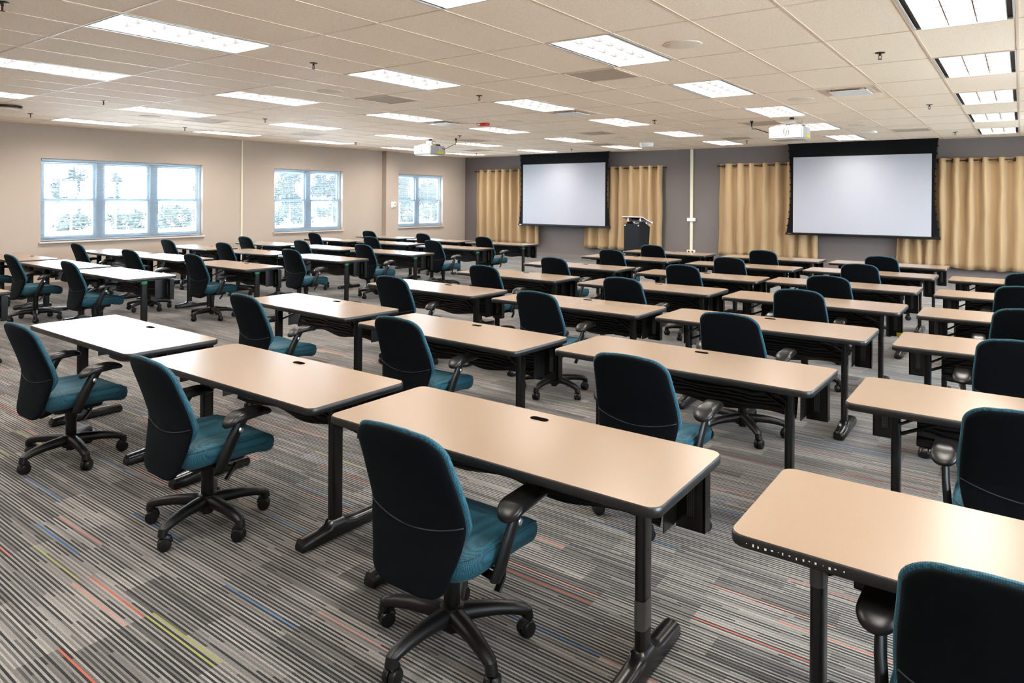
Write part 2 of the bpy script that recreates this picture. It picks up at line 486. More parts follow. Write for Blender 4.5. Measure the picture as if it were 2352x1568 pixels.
# ------------------------------------------------------------------ windows, sills, blinds
for wi, (a, b, n) in enumerate(WINS):
    root = struct(empty('window_%d' % (wi+1), ((XL-WT+.02)*F, a*F, Z_SILL*F)))
    W, H = (b-a)*F, (Z_HEAD-Z_SILL)*F
    fr = .045
    bm = bmesh.new()
    x0, x1 = 0, .07
    box(bm, x0, x1, 0, fr, 0, H); box(bm, x0, x1, W-fr, W, 0, H)
    box(bm, x0, x1, fr, W-fr, 0, fr); box(bm, x0, x1, fr, W-fr, H-fr, H)
    uw = W/n
    for k in range(1, n): box(bm, x0, x1+.01, uw*k-.06, uw*k+.06, fr, H-fr)
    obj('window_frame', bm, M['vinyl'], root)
    for k in range(n):
        ya = uw*k + (.06 if k else fr); yb = uw*(k+1) - (.06 if k < n-1 else fr)
        for (za, zb, xo, nm) in ((fr, H/2+.03, .04, 'lower_sash'), (H/2-.03, H-fr, .01, 'upper_sash')):
            bm = bmesh.new(); s = .05
            box(bm, xo, xo+.03, ya, ya+s, za, zb); box(bm, xo, xo+.03, yb-s, yb, za, zb)
            box(bm, xo, xo+.03, ya+s, yb-s, za, za+s); box(bm, xo, xo+.03, ya+s, yb-s, zb-s, zb)
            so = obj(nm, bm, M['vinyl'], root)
            bm = bmesh.new(); box(bm, xo+.012, xo+.016, ya+s, yb-s, za+s, zb-s)
            obj('pane', bm, M['glass'], so)
    sill = bbox(.05, WT*F+.035, -.03 if True else 0, W+.03, -.028, 0, .004)
    obj('window_sill', sill, M['sill'], root)
    # one mini blind hangs across the whole window
    br = empty('window_blind', ((XL-.16)*F, (a+.06)*F, Z_SILL*F))
    where = ('wide triple window at the left', 'double window in the middle of the window wall', 'double window beside the wall corner')[wi]
    tag(br, 'white mini blind in the ' + where, 'blind', 'window blinds')
    Wb = (b-a-.30)*F
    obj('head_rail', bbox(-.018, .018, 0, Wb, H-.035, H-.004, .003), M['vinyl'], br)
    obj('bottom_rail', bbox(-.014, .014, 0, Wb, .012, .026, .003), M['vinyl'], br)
    bm = bmesh.new()
    z = .05
    while z < H-.05:
        v = [bm.verts.new(q) for q in ((-.0122, 0, z-.0010), (-.0122, Wb, z-.0010), (.0122, Wb, z+.0010), (.0122, 0, z+.0010), (0, 0, z+.0014), (0, Wb, z+.0014))]
        bm.faces.new((v[0], v[1], v[5], v[4])); bm.faces.new((v[4], v[5], v[2], v[3]))
        z += .0225
    obj('slats', bm, M['slat'], br)
    bm = bmesh.new()
    for k in range(2*n+1):
        yy = .12 + (Wb-.24)*k/(2*n)
        tube(bm, [(.0, yy, .02), (.0, yy, H-.03)], .0012, 5)
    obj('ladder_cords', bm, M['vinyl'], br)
    bm = bmesh.new(); tube(bm, [(.026, Wb-.08, H-.04), (.030, Wb-.085, H*.45)], .004, 6)
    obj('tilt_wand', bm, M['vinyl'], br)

for wi, (a, b) in enumerate(ADDED_WINS):  # unseen added windows, letting extra daylight onto the ceiling
    root = struct(empty('window_%d' % (wi+4), ((XR+.3)*F, a*F, Z_SILL*F)))
    W, H = (b-a)*F, (Z_HEAD-Z_SILL)*F
    bm = bmesh.new(); t = .045
    box(bm, 0, .06, 0, t, 0, H); box(bm, 0, .06, W-t, W, 0, H); box(bm, 0, .06, t, W-t, 0, t); box(bm, 0, .06, t, W-t, H-t, H)
    for k in (1, 2, 3): box(bm, 0, .06, W*k/4-.04, W*k/4+.04, t, H-t)
    box(bm, .01, .05, t, W-t, H/2-.02, H/2+.02)
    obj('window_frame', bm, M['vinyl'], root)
    for k in range(4):
        bm = bmesh.new(); box(bm, .028, .032, W*k/4+.05, W*(k+1)/4-.05, t, H-t); obj('pane', bm, M['glass'], root)

# ------------------------------------------------------------------ outdoors seen through the blinds
bm = bmesh.new(); box(bm, -90, (XL-WT)*F, -20, 80, -.45, -.30)
box(bm, (XR+.5)*F, 50, -20, 60, -.45, -.30)
struct(obj('ground', bm, M['grass']))
bm = bmesh.new(); box(bm, -21.5, -16.5, -20, 60, -.30, -.27)
struct(obj('road', bm, M['asphalt']))
def tree(x, y, h, rx, zc, rz, mat, label, nleaf, seed, group, trunk=True, leaf=1.0):
    g = np.random.default_rng(seed)
    root = empty('garden_tree' if trunk else 'garden_shrub', (x, y, -.3))
    tag(root, label, 'tree' if trunk else 'shrub', group)
    if trunk:
        bm = bmesh.new(); tube(bm, [(0, 0, 0), (.02, .01, h*.3), (0, .03, h*.75)], [.05, .04, .015], 8)
        obj('trunk', bm, M['bark'], root, True)
    bm = bmesh.new()
    cl = g.normal(size=(14, 3)); cl /= np.linalg.norm(cl, axis=1)[:, None]; cl *= g.uniform(.3, .85, (14, 1))
    for i in range(int(nleaf*1.7)):
        d = g.normal(size=3); d /= np.linalg.norm(d)
        c = cl[g.integers(14)] + d*g.uniform(.05, .38)
        p = Vector((c[0]*rx, c[1]*rx, max(.02, zc + c[2]*rz)))
        a = Vector(g.normal(size=3)).normalized(); bb = a.orthogonal().normalized()
        s = g.uniform(.035, .085)*leaf
        bm.faces.new([bm.verts.new(p+q) for q in (a*s, bb*s*.5, -a*s, -bb*s*.5)])
    obj('foliage', bm, mat, root, recalc=False)
TR = 'trees outside the windows'
for n, (x, y, rx, zc, rz, m, lab, nl) in enumerate((
        (-25, 9.75, .62, 2.25, .75, 0, 'leafy tree outside the left pane of the wide window', 1500),
        (-25, 11.15, .38, 2.15, .50, 2, 'small tree outside the left edge of the centre pane of the wide window', 700),
        (-25, 14.35, .40, 2.30, .60, 2, 'tree outside the right edge of the wide window', 700),
        (-24, 17.55, .85, 2.50, .95, 0, 'dense tree outside the left half of the middle double window', 3200),
        (-24, 19.75, .90, 2.45, .95, 2, 'dense tree outside the right half of the middle double window', 3200),
        (-23, 22.85, .80, 2.35, .95, 0, 'tree outside the left half of the corner window', 2000),
        (-23, 25.0, .85, 2.30, .95, 1, 'tree outside the right half of the corner window', 2000))):
    tree(x, y, zc+.3, rx, zc, rz, M['leaf%d' % m], lab, nl, n+1, TR)
for n, (x, y, rx, zc, rz, lab, nl) in enumerate((
        (-42, 16.6, 1.3, .70, 1.00, 'hedge shrub outside, left half of the left lower pane of the wide window', 700),
        (-42, 19.4, 1.2, .62, .92, 'hedge shrub outside between the left and centre panes of the wide window', 650),
        (-42, 22.2, 1.3, .58, .88, 'hedge shrub outside the centre lower pane of the wide window', 700),
        (-42, 25.2, 1.4, .55, .85, 'hedge shrub outside the right lower pane of the wide window', 700),
        (-40, 29.6, 1.5, .80, 1.10, 'hedge shrub outside the left lower half of the middle double window', 900),
        (-40, 33.3, 1.6, .75, 1.05, 'hedge shrub outside the right lower half of the middle double window', 900),
        (-40, 40.2, 1.5, .80, 1.10, 'hedge shrub outside the left lower half of the corner window', 800),
        (-40, 44.0, 1.6, .80, 1.10, 'hedge shrub outside the right lower half of the corner window', 800))):
    tree(x, y, 1.5, rx, zc, rz, M['leaf1'], lab, nl, 20+n, 'shrubs outside the windows', False, 2.2)

# ------------------------------------------------------------------ ceiling fixtures
def make_troffer():
    root = empty('ceiling_light', (0, 0, CEIL*F))
    W, L = 2*F-.02, 4*F-.02
    hx, hy = W/2, L/2
    bm = bmesh.new()                       # slim flange
    t = .012
    for (a, b, c, d) in ((-hx, hx, -hy, -hy+t), (-hx, hx, hy-t, hy), (-hx, -hx+t, -hy+t, hy-t), (hx-t, hx, -hy+t, hy-t)):
        box(bm, a, b, c, d, -.006, .0)
    obj('frame', bm, M['louver'], root)
    for s in (-1, 1):                      # dark air slots along both long sides
        bm = bmesh.new()
        xa, xb = sorted((s*(hx-t), s*(hx-.045)))
        box(bm, xa, xb, -hy+t, hy-t, .012, .05)
        obj('air_slot', bm, M['dark'], root)
    ix, iy = hx-.047, hy-t
    bm = bmesh.new()                       # reflector box
    for (a, b, c, d) in ((-ix-.004, -ix, -iy, iy), (ix, ix+.004, -iy, iy), (-ix, ix, -iy-.004, -iy), (-ix, ix, iy, iy+.004)):
        box(bm, a, b, c, d, -.004, .10)
    obj('housing', bm, M['louver'], root)
    bm = bmesh.new()
    v = [bm.verts.new(q) for q in ((-ix, -iy, .085), (-ix, iy, .085), (ix, iy, .085), (ix, -iy, .085))]
    bm.faces.new(v)
    obj('lamp_lens', bm, M['lamp'], root, recalc=False)
    bm = bmesh.new()                       # 3 x 6 cells
    for k in (1, 2):
        x = -ix + 2*ix*k/3
        prism(bm, [(x-.0035, -iy), (x+.0035, -iy), (x+.0035, iy), (x-.0035, iy)], 0, .042)
    for k in range(1, 6):
        y = -iy + 2*iy*k/6
        vs = []
        for x in (-ix, ix):
            vs.append([bm.verts.new((x, y+d, z)) for d, z in ((-.003, 0), (.003, 0), (.008, .045), (-.008, .045))])
        for q in range(4): bm.faces.new((vs[0][q], vs[0][(q+1) % 4], vs[1][(q+1) % 4], vs[1][q]))
        bm.faces.new(vs[0]); bm.faces.new(vs[1])
    obj('louver', bm, M['blade'], root)
    return root
ORD = ['first', 'second', 'third', 'fourth', 'fifth', 'sixth', 'seventh', 'eighth']
build_first = make_troffer()
build_kids()
COLN = {-1: 'column beyond the right picture edge', 0: 'rightmost column', 1: 'second column from the right', 2: 'third column from the right', 3: 'fourth column from the right', 4: 'column next to the window-side one', 5: 'column nearest the window wall'}
ROWN = {-1: 'row behind the camera', 0: 'nearest row', 1: 'second row', 2: 'third row', 3: 'fourth row', 4: 'fifth row', 5: 'row nearest the screen wall'}
first = True
for i in NI:
    for j in NJ:
        o = build_first if first else dup(build_first)
        first = False
        o.location = ((TX0-1-8*i)*F, (TY0+2+8*j)*F, CEIL*F)
        tag(o, 'recessed white louvered ceiling light, %s, %s' % (ROWN[j], COLN[i]), 'ceiling light', 'recessed ceiling lights')

def at_ceiling(x, y): return (x*F, y*F, CEIL*F)
def make_sprinkler():
    root = empty('sprinkler_head', (0, 0, 0))
    bm = bmesh.new(); lathe(bm, [(.012, 0), (.040, 0), (.036, -.006), (.012, -.010)], 16)
    obj('escutcheon', bm, M['bronze'], root, True)
    bm = bmesh.new(); tube(bm, [(0, 0, -.008), (0, 0, -.026)], .009, 8)
    for s in (-1, 1): tube(bm, [(s*.008, 0, -.022), (s*.014, 0, -.034), (s*.012, 0, -.046), (s*.003, 0, -.056)], .003, 6)
    obj('yoke', bm, M['bronze'], root, True)
    bm = bmesh.new(); tube(bm, [(0, 0, -.026), (0, 0, -.050)], .0025, 6)
    obj('glass_bulb', bm, M['red'], root)
    bm = bmesh.new(); lathe(bm, [(.004, -.055), (.018, -.057), (.018, -.059), (.004, -.060)], 14)
    obj('deflector', bm, M['bronze'], root)
    return root
sp0 = make_sprinkler(); build_kids()
SPR = [(-17.3, 5.4, 'at the top left picture corner'), (-17.3, 13.5, 'right of the nearest left ceiling lights'), (-31.6, 13.6, 'between the left light rows, first from the camera'), (-39.6, 13.6, 'nearest the left picture edge'),
       (-31.7, 21.65, 'above the wide triple window, between two light columns'), (-39.6, 21.6, 'close above the right end of the wide window'), (-17.3, 21.6, 'between the square grille and the centre lights'),
       (-29.4, 34.7, 'beside the left projector cable'), (-39.6, 34.8, 'left of the left projector near the window wall'), (-15.2, 33.5, 'between two lights over the centre right'),
       (-39.6, 49.1, 'nearest the far left room corner'), (-29.5, 49.0, 'just above the left screen'), (-3.15, 21.65, 'large in view near the right column of lights'), (-3.15, 34.5, 'second one beside the right column of lights'),
       (-3.15, 48.9, 'above the right end of the right screen'), (-15.2, 48.6, 'left of the right screen top')]
for n, (x, y, s) in enumerate(SPR):
    o = sp0 if n == 0 else dup(sp0)
    o.location = at_ceiling(x, y)
    tag(o, 'small ceiling sprinkler head, ' + s, 'sprinkler', 'ceiling sprinklers')

bm = bmesh.new(); lathe(bm, [(.14, 0), (.150, -.002), (.146, -.008), (.13, -.012), (.02, -.013)], 28)
spk0 = obj('ceiling_speaker', bm, M['speaker'], None, True)
SPK = [(-7.15, 17.5, 'large in view beside the bright centre light'), (-7.15, 29.7, 'above the right projector'), (-7.1, 41.5, 'between the right projector and the screen wall'), (-21.3, 17.4, 'left of the centre, near the second light row'),
       (-21.3, 29.65, 'beside the red alarm strobe'), (-21.2, 41.5, 'over the centre, far from the camera'), (-35.7, 17.6, 'above the wide triple window')]
for n, (x, y, s) in enumerate(SPK):
    o = spk0 if n == 0 else dup(spk0)
    o.location = at_ceiling(x, y)
    tag(o, 'flush round ceiling speaker, ' + s, 'speaker', 'ceiling speakers')

def make_grille():
    root = empty('return_air_grille', (0, 0, 0))
    h = 1*F-.012
    bm = bmesh.new(); t = .022
    for (a, b, c, d) in ((-h, h, -h, -h+t), (-h, h, h-t, h), (-h, -h+t, -h+t, h-t), (h-t, h, -h+t, h-t)):
        box(bm, a, b, c, d, -.010, .0)
    obj('frame', bm, M['grid'], root)
    bm = bmesh.new(); box(bm, -h+t, h-t, -h+t, h-t, -.004, -.001)
    obj('perforated_plate', bm, M['grille'], root)
    return root
gr0 = make_grille(); build_kids()
GR = [(-11.1, 20.3, 'large in view below the bright centre light'), (-21.1, 20.3, 'left of centre behind the second light row'), (-35.1, 20.3, 'above the wide triple window'), (-37.1, 28.5, 'above the wall between the windows'),
      (-21.1, 38.0, 'over the centre, far from the camera'), (-11.1, 38.0, 'just behind the right projector'), (-31.1, 38.0, 'right of the left projector cable'), (-25.1, 46.0, 'above the right edge of the left screen'),
      (-37.1, 46.0, 'nearest the far left corner'), (-5.1, 46.15, 'above the right screen'), (-15.1, 46.2, 'left of the right projector, far back')]
for n, (x, y, s) in enumerate(GR):
    o = gr0 if n == 0 else dup(gr0)
    o.location = at_ceiling(x, y)
    tag(o, 'square perforated return air grille, ' + s, 'vent', 'return air grilles')

def make_diffuser():
    root = empty('air_diffuser', (0, 0, 0))
    h = 1*F-.012
    bm = bmesh.new()
    rings = [(h, 0), (h, -.008), (h-.02, -.010), (h-.075, .0), (h-.075, -.002)]
    prev = None
    for r, z in rings:
        cur = [bm.verts.new(q) for q in ((-r, -r, z), (r, -r, z), (r, r, z), (-r, r, z))]
        if prev:
            for k in range(4): bm.faces.new((prev[k], prev[(k+1) % 4], cur[(k+1) % 4], cur[k]))
        prev = cur
    bm.faces.new(prev)
    obj('cone', bm, M['grid'], root)
    obj('centre_plate', bbox(-h+.10, h-.10, -h+.10, h-.10, -.032, -.022, .003), M['white'], root)
    bm = bmesh.new()
    for sx in (-1, 1):
        for sy in (-1, 1): tube(bm, [(sx*(h-.12), sy*(h-.12), -.024), (sx*(h-.12), sy*(h-.12), 0)], .004, 6)
    obj('hanger_pins', bm, M['bronze'], root)
    return root
df0 = make_diffuser(); build_kids()
for n, (x, y, s) in enumerate([(-17.1, 28.35, 'touching the end of a light over the centre'), (-25.1, 28.3, 'touching the end of a light left of the red strobe'), (-5.1, 28.5, 'between the right projector and the right column of lights')]):
    o = df0 if n == 0 else dup(df0)
    o.location = at_ceiling(x, y)
    tag(o, 'white square plaque air diffuser, ' + s, 'vent', 'air diffusers')

root = empty('alarm_strobe', at_ceiling(-23.5, 29.7)); tag(root, 'red fire alarm strobe on the ceiling left of centre', 'alarm')
bm = bmesh.new(); prism(bm, rrect(.10, .07, .03), -.045, 0, .012); obj('body', bm, M['red'], root, True)
obj('strobe_lens', bbox(-.07, -.01, -.076, -.06, -.040, -.012, .004), M['white'], root)
bm = bmesh.new(); lathe(bm, [(.15, 0), (.155, -.03), (.14, -.09), (.06, -.11), (.005, -.113)], 24)
o = obj('smoke_detector', bm, M['white'], None, True); o.location = at_ceiling(-21.75, 46.6)
tag(o, 'white domed detector on the ceiling near the left screen', 'detector')
root = empty('wireless_access_point', at_ceiling(-7.2, 45.7)); tag(root, 'low white access point with green light, ceiling above right screen', 'access point')
bm = bmesh.new(); prism(bm, rrect(.12, .12, .04), -.035, 0, .012); obj('body', bm, M['white'], root, True)
bm = bmesh.new(); lathe(bm, [(.008, -.033), (.008, -.037), (.001, -.038)], 10); o = obj('status_light', bm, M['led'], root); o.location = (.06, -.05, 0)
root = empty('ceiling_camera_dome', at_ceiling(-37.0, 11.8)); tag(root, 'beige round detector hanging at the left picture edge below the lights', 'detector')
bm = bmesh.new(); lathe(bm, [(.17, 0), (.17, -.02), (.15, -.024)], 24); obj('mounting_plate', bm, M['dark'], root, True)
bm = bmesh.new(); lathe(bm, [(.14, -.024), (.19, -.05), (.19, -.075), (.14, -.085), (.01, -.087)], 24); obj('cover', bm, M['speaker'], root, True)

# ------------------------------------------------------------------ training table (origin: floor below its centre, +y to the screens)
TH, TW, TD = 2.33*F, 4.9*F, 1.95*F
def make_table():
    root = empty('training_table', (0, 0, 0))
    hx, hy = TW/2, TD/2
    th = .034
    bm = bmesh.new(); prism(bm, rrect(hx-.004, hy-.004, .042), TH-th+.003, TH)
    top = obj('tabletop', bm, M['laminate'], root, 30)
    # black moulded edge running round the top
    bm = bmesh.new()
    o0, o1 = rrect(hx, hy, .045), rrect(hx-.004, hy-.004, .041)
    oi = rrect(hx-.03, hy-.03, .03)
    levels = [(oi, TH-th), (o1, TH-th), (o0, TH-th+.006), (o0, TH-.006), (o1, TH-.001)]
    prev = None
    for ol, z in levels:
        cur = [bm.verts.new((x, y, z)) for x, y in ol]
        if prev:
            for k in range(len(cur)): bm.faces.new((prev[k], prev[(k+1) % len(cur)], cur[(k+1) % len(cur)], cur[k]))
        prev = cur
    obj('edge_band', bm, M['edge'], top, 50)
    gr = empty
    bm = bmesh.new(); prism(bm, rrect(.042, .018, .0178, 8), TH-.002, TH+.0022)
    g = obj('cable_grommet', bm, M['hole'], root); g.location = (0, .68*F, 0)
    bm = bmesh.new(); prism(bm, rrect(.034, .011, .0108, 8), TH+.0018, TH+.0027)
    g2 = obj('grommet_slot', bm, M['hole'], g)
    py = -hy + .95*F
    for s in (-1, 1):
        px = s*(hx-.58*F)
        M4 = Matrix.Translation((px, py, 0))
        bm = bmesh.new(); prism(bm, rrect(.020, .038, .019), .055, TH-th, 0, M4)
        leg = obj('leg', bm, M['black_metal'], root, True)
        # foot: low rounded bar, ends cut on a slope, saddle under the post
        bm = bmesh.new()
        secs = [(-hy+.26*F, .028, .034), (-hy+.30*F, .035, .052), (py-.11, .037, .058), (py-.055, .037, .066), (py-.035, .037, .085), (py+.035, .037, .085), (py+.055, .037, .066), (py+.11, .037, .058), (hy-.16*F, .035, .052), (hy-.11*F, .028, .034)]
        rings = []
        for y, w2, h2 in secs:
            ring = []
            for kx, kz in ((-1, .10), (-1, .62), (-.82, .86), (-.45, 1), (.45, 1), (.82, .86), (1, .62), (1, .10), (.8, .0), (-.8, .0)):
                ring.append(bm.verts.new((px+kx*w2, y, .006+kz*h2)))
            rings.append(ring)
        for a, b in zip(rings, rings[1:]):
            for k in range(10): bm.faces.new((a[k], a[(k+1) % 10], b[(k+1) % 10], b[k]))
        bm.faces.new(rings[0][::-1]); bm.faces.new(rings[-1])
        obj('foot', bm, M['black_metal'], leg, 35)
        for yy in (-hy+.34*F, hy-.2*F):
            bm = bmesh.new(); lathe(bm, [(.014, 0), (.014, .008)], 10, Matrix.Translation((px, yy, 0)))
            obj('glide', bm, M['black_plastic'], leg)
        # folding mechanism: top plate and diagonal stay
        bm = bmesh.new(); box(bm, px-.045, px+.045, -hy+.12, hy-.10, TH-th-.022, TH-th)
        obj('top_rail', bm, M['black_metal'], root)
        bm = bmesh.new()
        tube(bm, [(px-s*.01, py+.03, TH-th-.16), (px-s*.36, py+.12, TH-th-.012)], .009, 8)
        tube(bm, [(px-s*.01, py-.03, TH-th-.10), (px-s*.16, py-.06, TH-th-.008)], .007, 8)
        obj('stay_brace', bm, M['black_metal'], root, True)
    # rippled modesty sheet below the rear edge
    xa, xb = -hx+.80*F, hx-.62*F
    bm = bmesh.new()
    nx, nz = 40, 6
    vs = []
    for i in range(nx+1):
        col = []
        for k in range(nz+1):
            t = i/nx; q = k/nz
            x = xa+(xb-xa)*t
            col.append(bm.verts.new((x, hy-.30*F - .012*math.sin(9*t+q*2.5) - .05*q*q, TH-th-.004 - q*(.235+.012*math.sin(13*t)))))
        vs.append(col)
    for i in range(nx):
        for k in range(nz): bm.faces.new((vs[i][k], vs[i+1][k], vs[i+1][k+1], vs[i][k+1]))
    mo = obj('modesty_panel', bm, M['ripple'], root, 'all')
    md = mo.modifiers.new('thickness', 'SOLIDIFY'); md.thickness = .004
    # steel cable tray ends: perforated plate, bracket, hinged flap
    for s in (-1, 1):
        xe = hx-.50*F
        bm = bmesh.new()
        box(bm, s*xe-.002, s*xe+.002, hy-.62*F, hy-.22*F, TH-th-.235, TH-th)
        pl = obj('tray_end_plate', bm, M['perf'], root)
        bm = bmesh.new()
        x0, x1 = sorted((s*xe, s*(hx-.14*F)))
        box(bm, x0, x1, hy-.24*F, hy-.225*F, TH-th-.25, TH-th-.01)
        box(bm, x0 if s < 0 else x1-.010, x0+.010 if s < 0 else x1, hy-.24*F, hy-.07*F, TH-th-.25, TH-th-.01)
        obj('bracket_flap', bm, M['black_metal'], pl)
        bm = bmesh.new()
        box(bm, (x0+x1)/2-.014, (x0+x1)/2+.014, hy-.2425*F, hy-.238*F, TH-th-.20, TH-th-.05)
        obj('knockout', bm, M['perf'], pl)
    return root
table_plain = make_table()
build_kids()
def tape_on(root, x, y, z0, z1, mat, name, half):
    bm = bmesh.new(); prism(bm, rrect(.0212, .0392, .0195), z0, z1, 0, Matrix.Translation((x, y, 0)))
    leg = [k for k in KIDS[root.name] if k.name.startswith('leg')][half]
    obj(name, bm, mat, leg, True)
TABLES = {'B1': (-5.28, 7.29, .6), 'C1': (-10.55, 7.27, 0.1), 'D1': (-16.11, 7.31, -0.5), 'A1': (0.31, 7.32, 0.2), 'A2': (0.32, 12.46, 0.2), 'A3': (0.27, 17.59, 0.1), 'A4': (0.22, 22.34, 0), 'A5': (0.18, 27.31, 0), 'A6': (0.2, 32.64, -0.2),
 'B2': (-5.07, 12.74, -1.0), 'B3': (-5.12, 17.66, 0.2), 'B4': (-5.07, 22.51, -0.2), 'B5': (-5.2, 27.62, 0.2), 'B6': (-5.16, 32.9, -0.4), 'B7': (-5.1, 37.74, -0.2), 'C2': (-10.39, 12.22, -2.5), 'C3': (-10.42, 17.59, -0.8), 'C4': (-10.39, 22.66, -0.2), 'C5': (-10.31, 27.3, 1.0), 'C6': (-10.34, 32.58, 0.6), 'C7': (-10.46, 37.8, 0.5),
 'D2': (-15.99, 12.65, -2.8), 'D3': (-16.01, 17.64, -1.2), 'D4': (-16.18, 22.65, -1.0), 'D5': (-16.21, 27.55, -1.0), 'D6': (-16.26, 32.96, 0.5), 'D7': (-16.15, 37.63, 0.7),
 'E1': (-27.94, 7.3, 0.0), 'E2': (-28.43, 12.96, -0.4), 'F2': (-33.94, 12.99, -0.3), 'G2': (-39.55, 13.0, 0), 'G3': (-39.37, 17.56, -0.8), 'F3': (-34.13, 17.89, 0.5), 'E3': (-28.25, 17.69, -0.1), 'G4': (-39.5, 22.6, 0), 'F4': (-33.88, 22.75, 0), 'E4': (-28.31, 22.73, -0.4),
 'G5': (-39.5, 27.35, 0), 'F5': (-33.8, 27.53, -0.3), 'E5': (-28.3, 27.54, -0.1), 'G6': (-39.43, 32.84, -0.1), 'F6': (-34.15, 33.17, -0.5), 'E6': (-28.2, 32.84, -0.1), 'G7': (-39.51, 37.81, -0.6), 'F7': (-33.67, 37.56, 0.1), 'E7': (-28.27, 37.77, -0.3)}
ROWW = {1: 'nearest row', 2: 'second row', 3: 'third row', 4: 'fourth row', 5: 'fifth row', 6: 'sixth row', 7: 'row nearest the screens'}
COLW = {'A': 'column cut by the right picture edge', 'B': 'second column from the right edge', 'C': 'third column from the right edge', 'D': 'right block, column beside the wide aisle',
        'E': 'left block, column beside the wide aisle', 'F': 'left block, middle column', 'G': 'left block, column by the windows'}
hx, hy = TW/2, TD/2
py0 = -hy+.95*F
table_tape = dup(table_plain); build_kids()
tape_on(table_tape, hx-.58*F, py0, TH-.034-.055, TH-.034-.012, M['green'], 'green_tape', 1)
build_kids()
protos = {'plain': table_plain, 'tape': table_tape}
used = set()
for key, (x, y, r) in TABLES.items():
    kind = 'tape' if key[0] in 'EFG' else 'plain'
    p = protos[kind]
    o = p if kind not in used else dup(p)
    used.add(kind)
    o.location = (x*F, y*F, 0); o.rotation_euler = (0, 0, math.radians(r))
    lab = 'beige training table, %s, %s' % (ROWW[int(key[1])], COLW[key[0]])
    tag(o, lab, 'table', 'training tables')
    if key == 'B1': tB1 = o
    if key == 'B4': tB4 = o
    if key == 'A6': tA6 = o
    if key == 'A1': tA1 = o
build_kids()
tB1['label'] = 'beige training table in the foreground centre, behind the largest whole chair'
tA1['label'] = 'beige training table with scuffed black edge at the bottom right corner'
x1t = hx-.14*F
pl = [k for k in KIDS[tB4.name] if k.name.startswith('tray_end_plate') and k.data.vertices[0].co.x > 0][0]
obj('yellow_tape', bbox(x1t-.045, x1t+.001, hy-.2445*F, hy-.238*F, TH-.034-.25, TH-.034-.215), M['yellow'], pl)
tp = [k for k in KIDS[tA6.name] if k.name.startswith('tabletop')][0]
obj('yellow_tape', bbox(-hx-.001, -hx+.01, -hy+.05, -hy+.11, TH-.030, TH-.008), M['yellow'], tp)
tape_on(tB1, hx-.58*F, py0, .16, .26, M['clear_tape'], 'clear_tape', 1)
tape_on(tA1, -hx+.58*F, py0, TH-.21, TH-.14, M['clear_tape'], 'torn_tape', 0)
bm = bmesh.new()
for k in range(16):
    xx = -hx + .05 + k*.016 + random.uniform(0, .006); ln = random.uniform(.002, .006)
    box(bm, xx, xx+ln, -hy-.0008, -hy+.001, TH-.019+random.uniform(-.004, .003), TH-.0165+random.uniform(-.001, .003))
top = [k for k in KIDS[tA1.name] if k.name.startswith('tabletop')][0]
obj('edge_scuff', bm, M['white'], top)

# ------------------------------------------------------------------ office chair (origin: floor below the column, faces +y)
def back_y(x, z):
    """rear surface of the backrest, inches"""
    if z > 22: y = -8.2 - 4.7*((z-22)/12.6)**1.15
    else: y = -8.2 - 1.9*((22-z)/10)**1.4
    return y + .011*x*x
def back_outline(hw_top, hw_waist, hw_bot, z0, z1, rt, rb, n=8):
    """closed outline in (x, z): rounded top corners, slight waist, rounded bottom"""
    pts = []
    zs = 22
    right = []
    for k in range(n+1):                      # bottom right corner
        a = math.radians(-90+90*k/n); right.append((hw_bot-rb+rb*math.cos(a), z0+rb+rb*math.sin(a)*1.0))
    for k in range(1, 6):
        t = k/6; z = z0+rb+(zs-z0-rb)*t
        right.append((hw_bot+(hw_waist-hw_bot)*math.sin(t*math.pi/2), z))
    for k in range(0, 6):
        t = k/6; z = zs+(z1-rt-zs)*t
        right.append((hw_waist+(hw_top-hw_waist)*(t*t), z))
    for k in range(n+1):
        a = math.radians(90*k/n); right.append((hw_top-rt+rt*math.cos(a), z1-rt*.8+rt*.8*math.sin(a)))
    for k in range(1, 4): pass
    left = [(-x, z) for x, z in reversed(right)]
    out = right + [(x, z+.25) for x, z in ((hw_top*.25, z1), (0, z1+.05), (-hw_top*.25, z1))] + left
    out += [(-hw_bot*.4, z0-.2), (hw_bot*.4, z0-.2)]
    return out
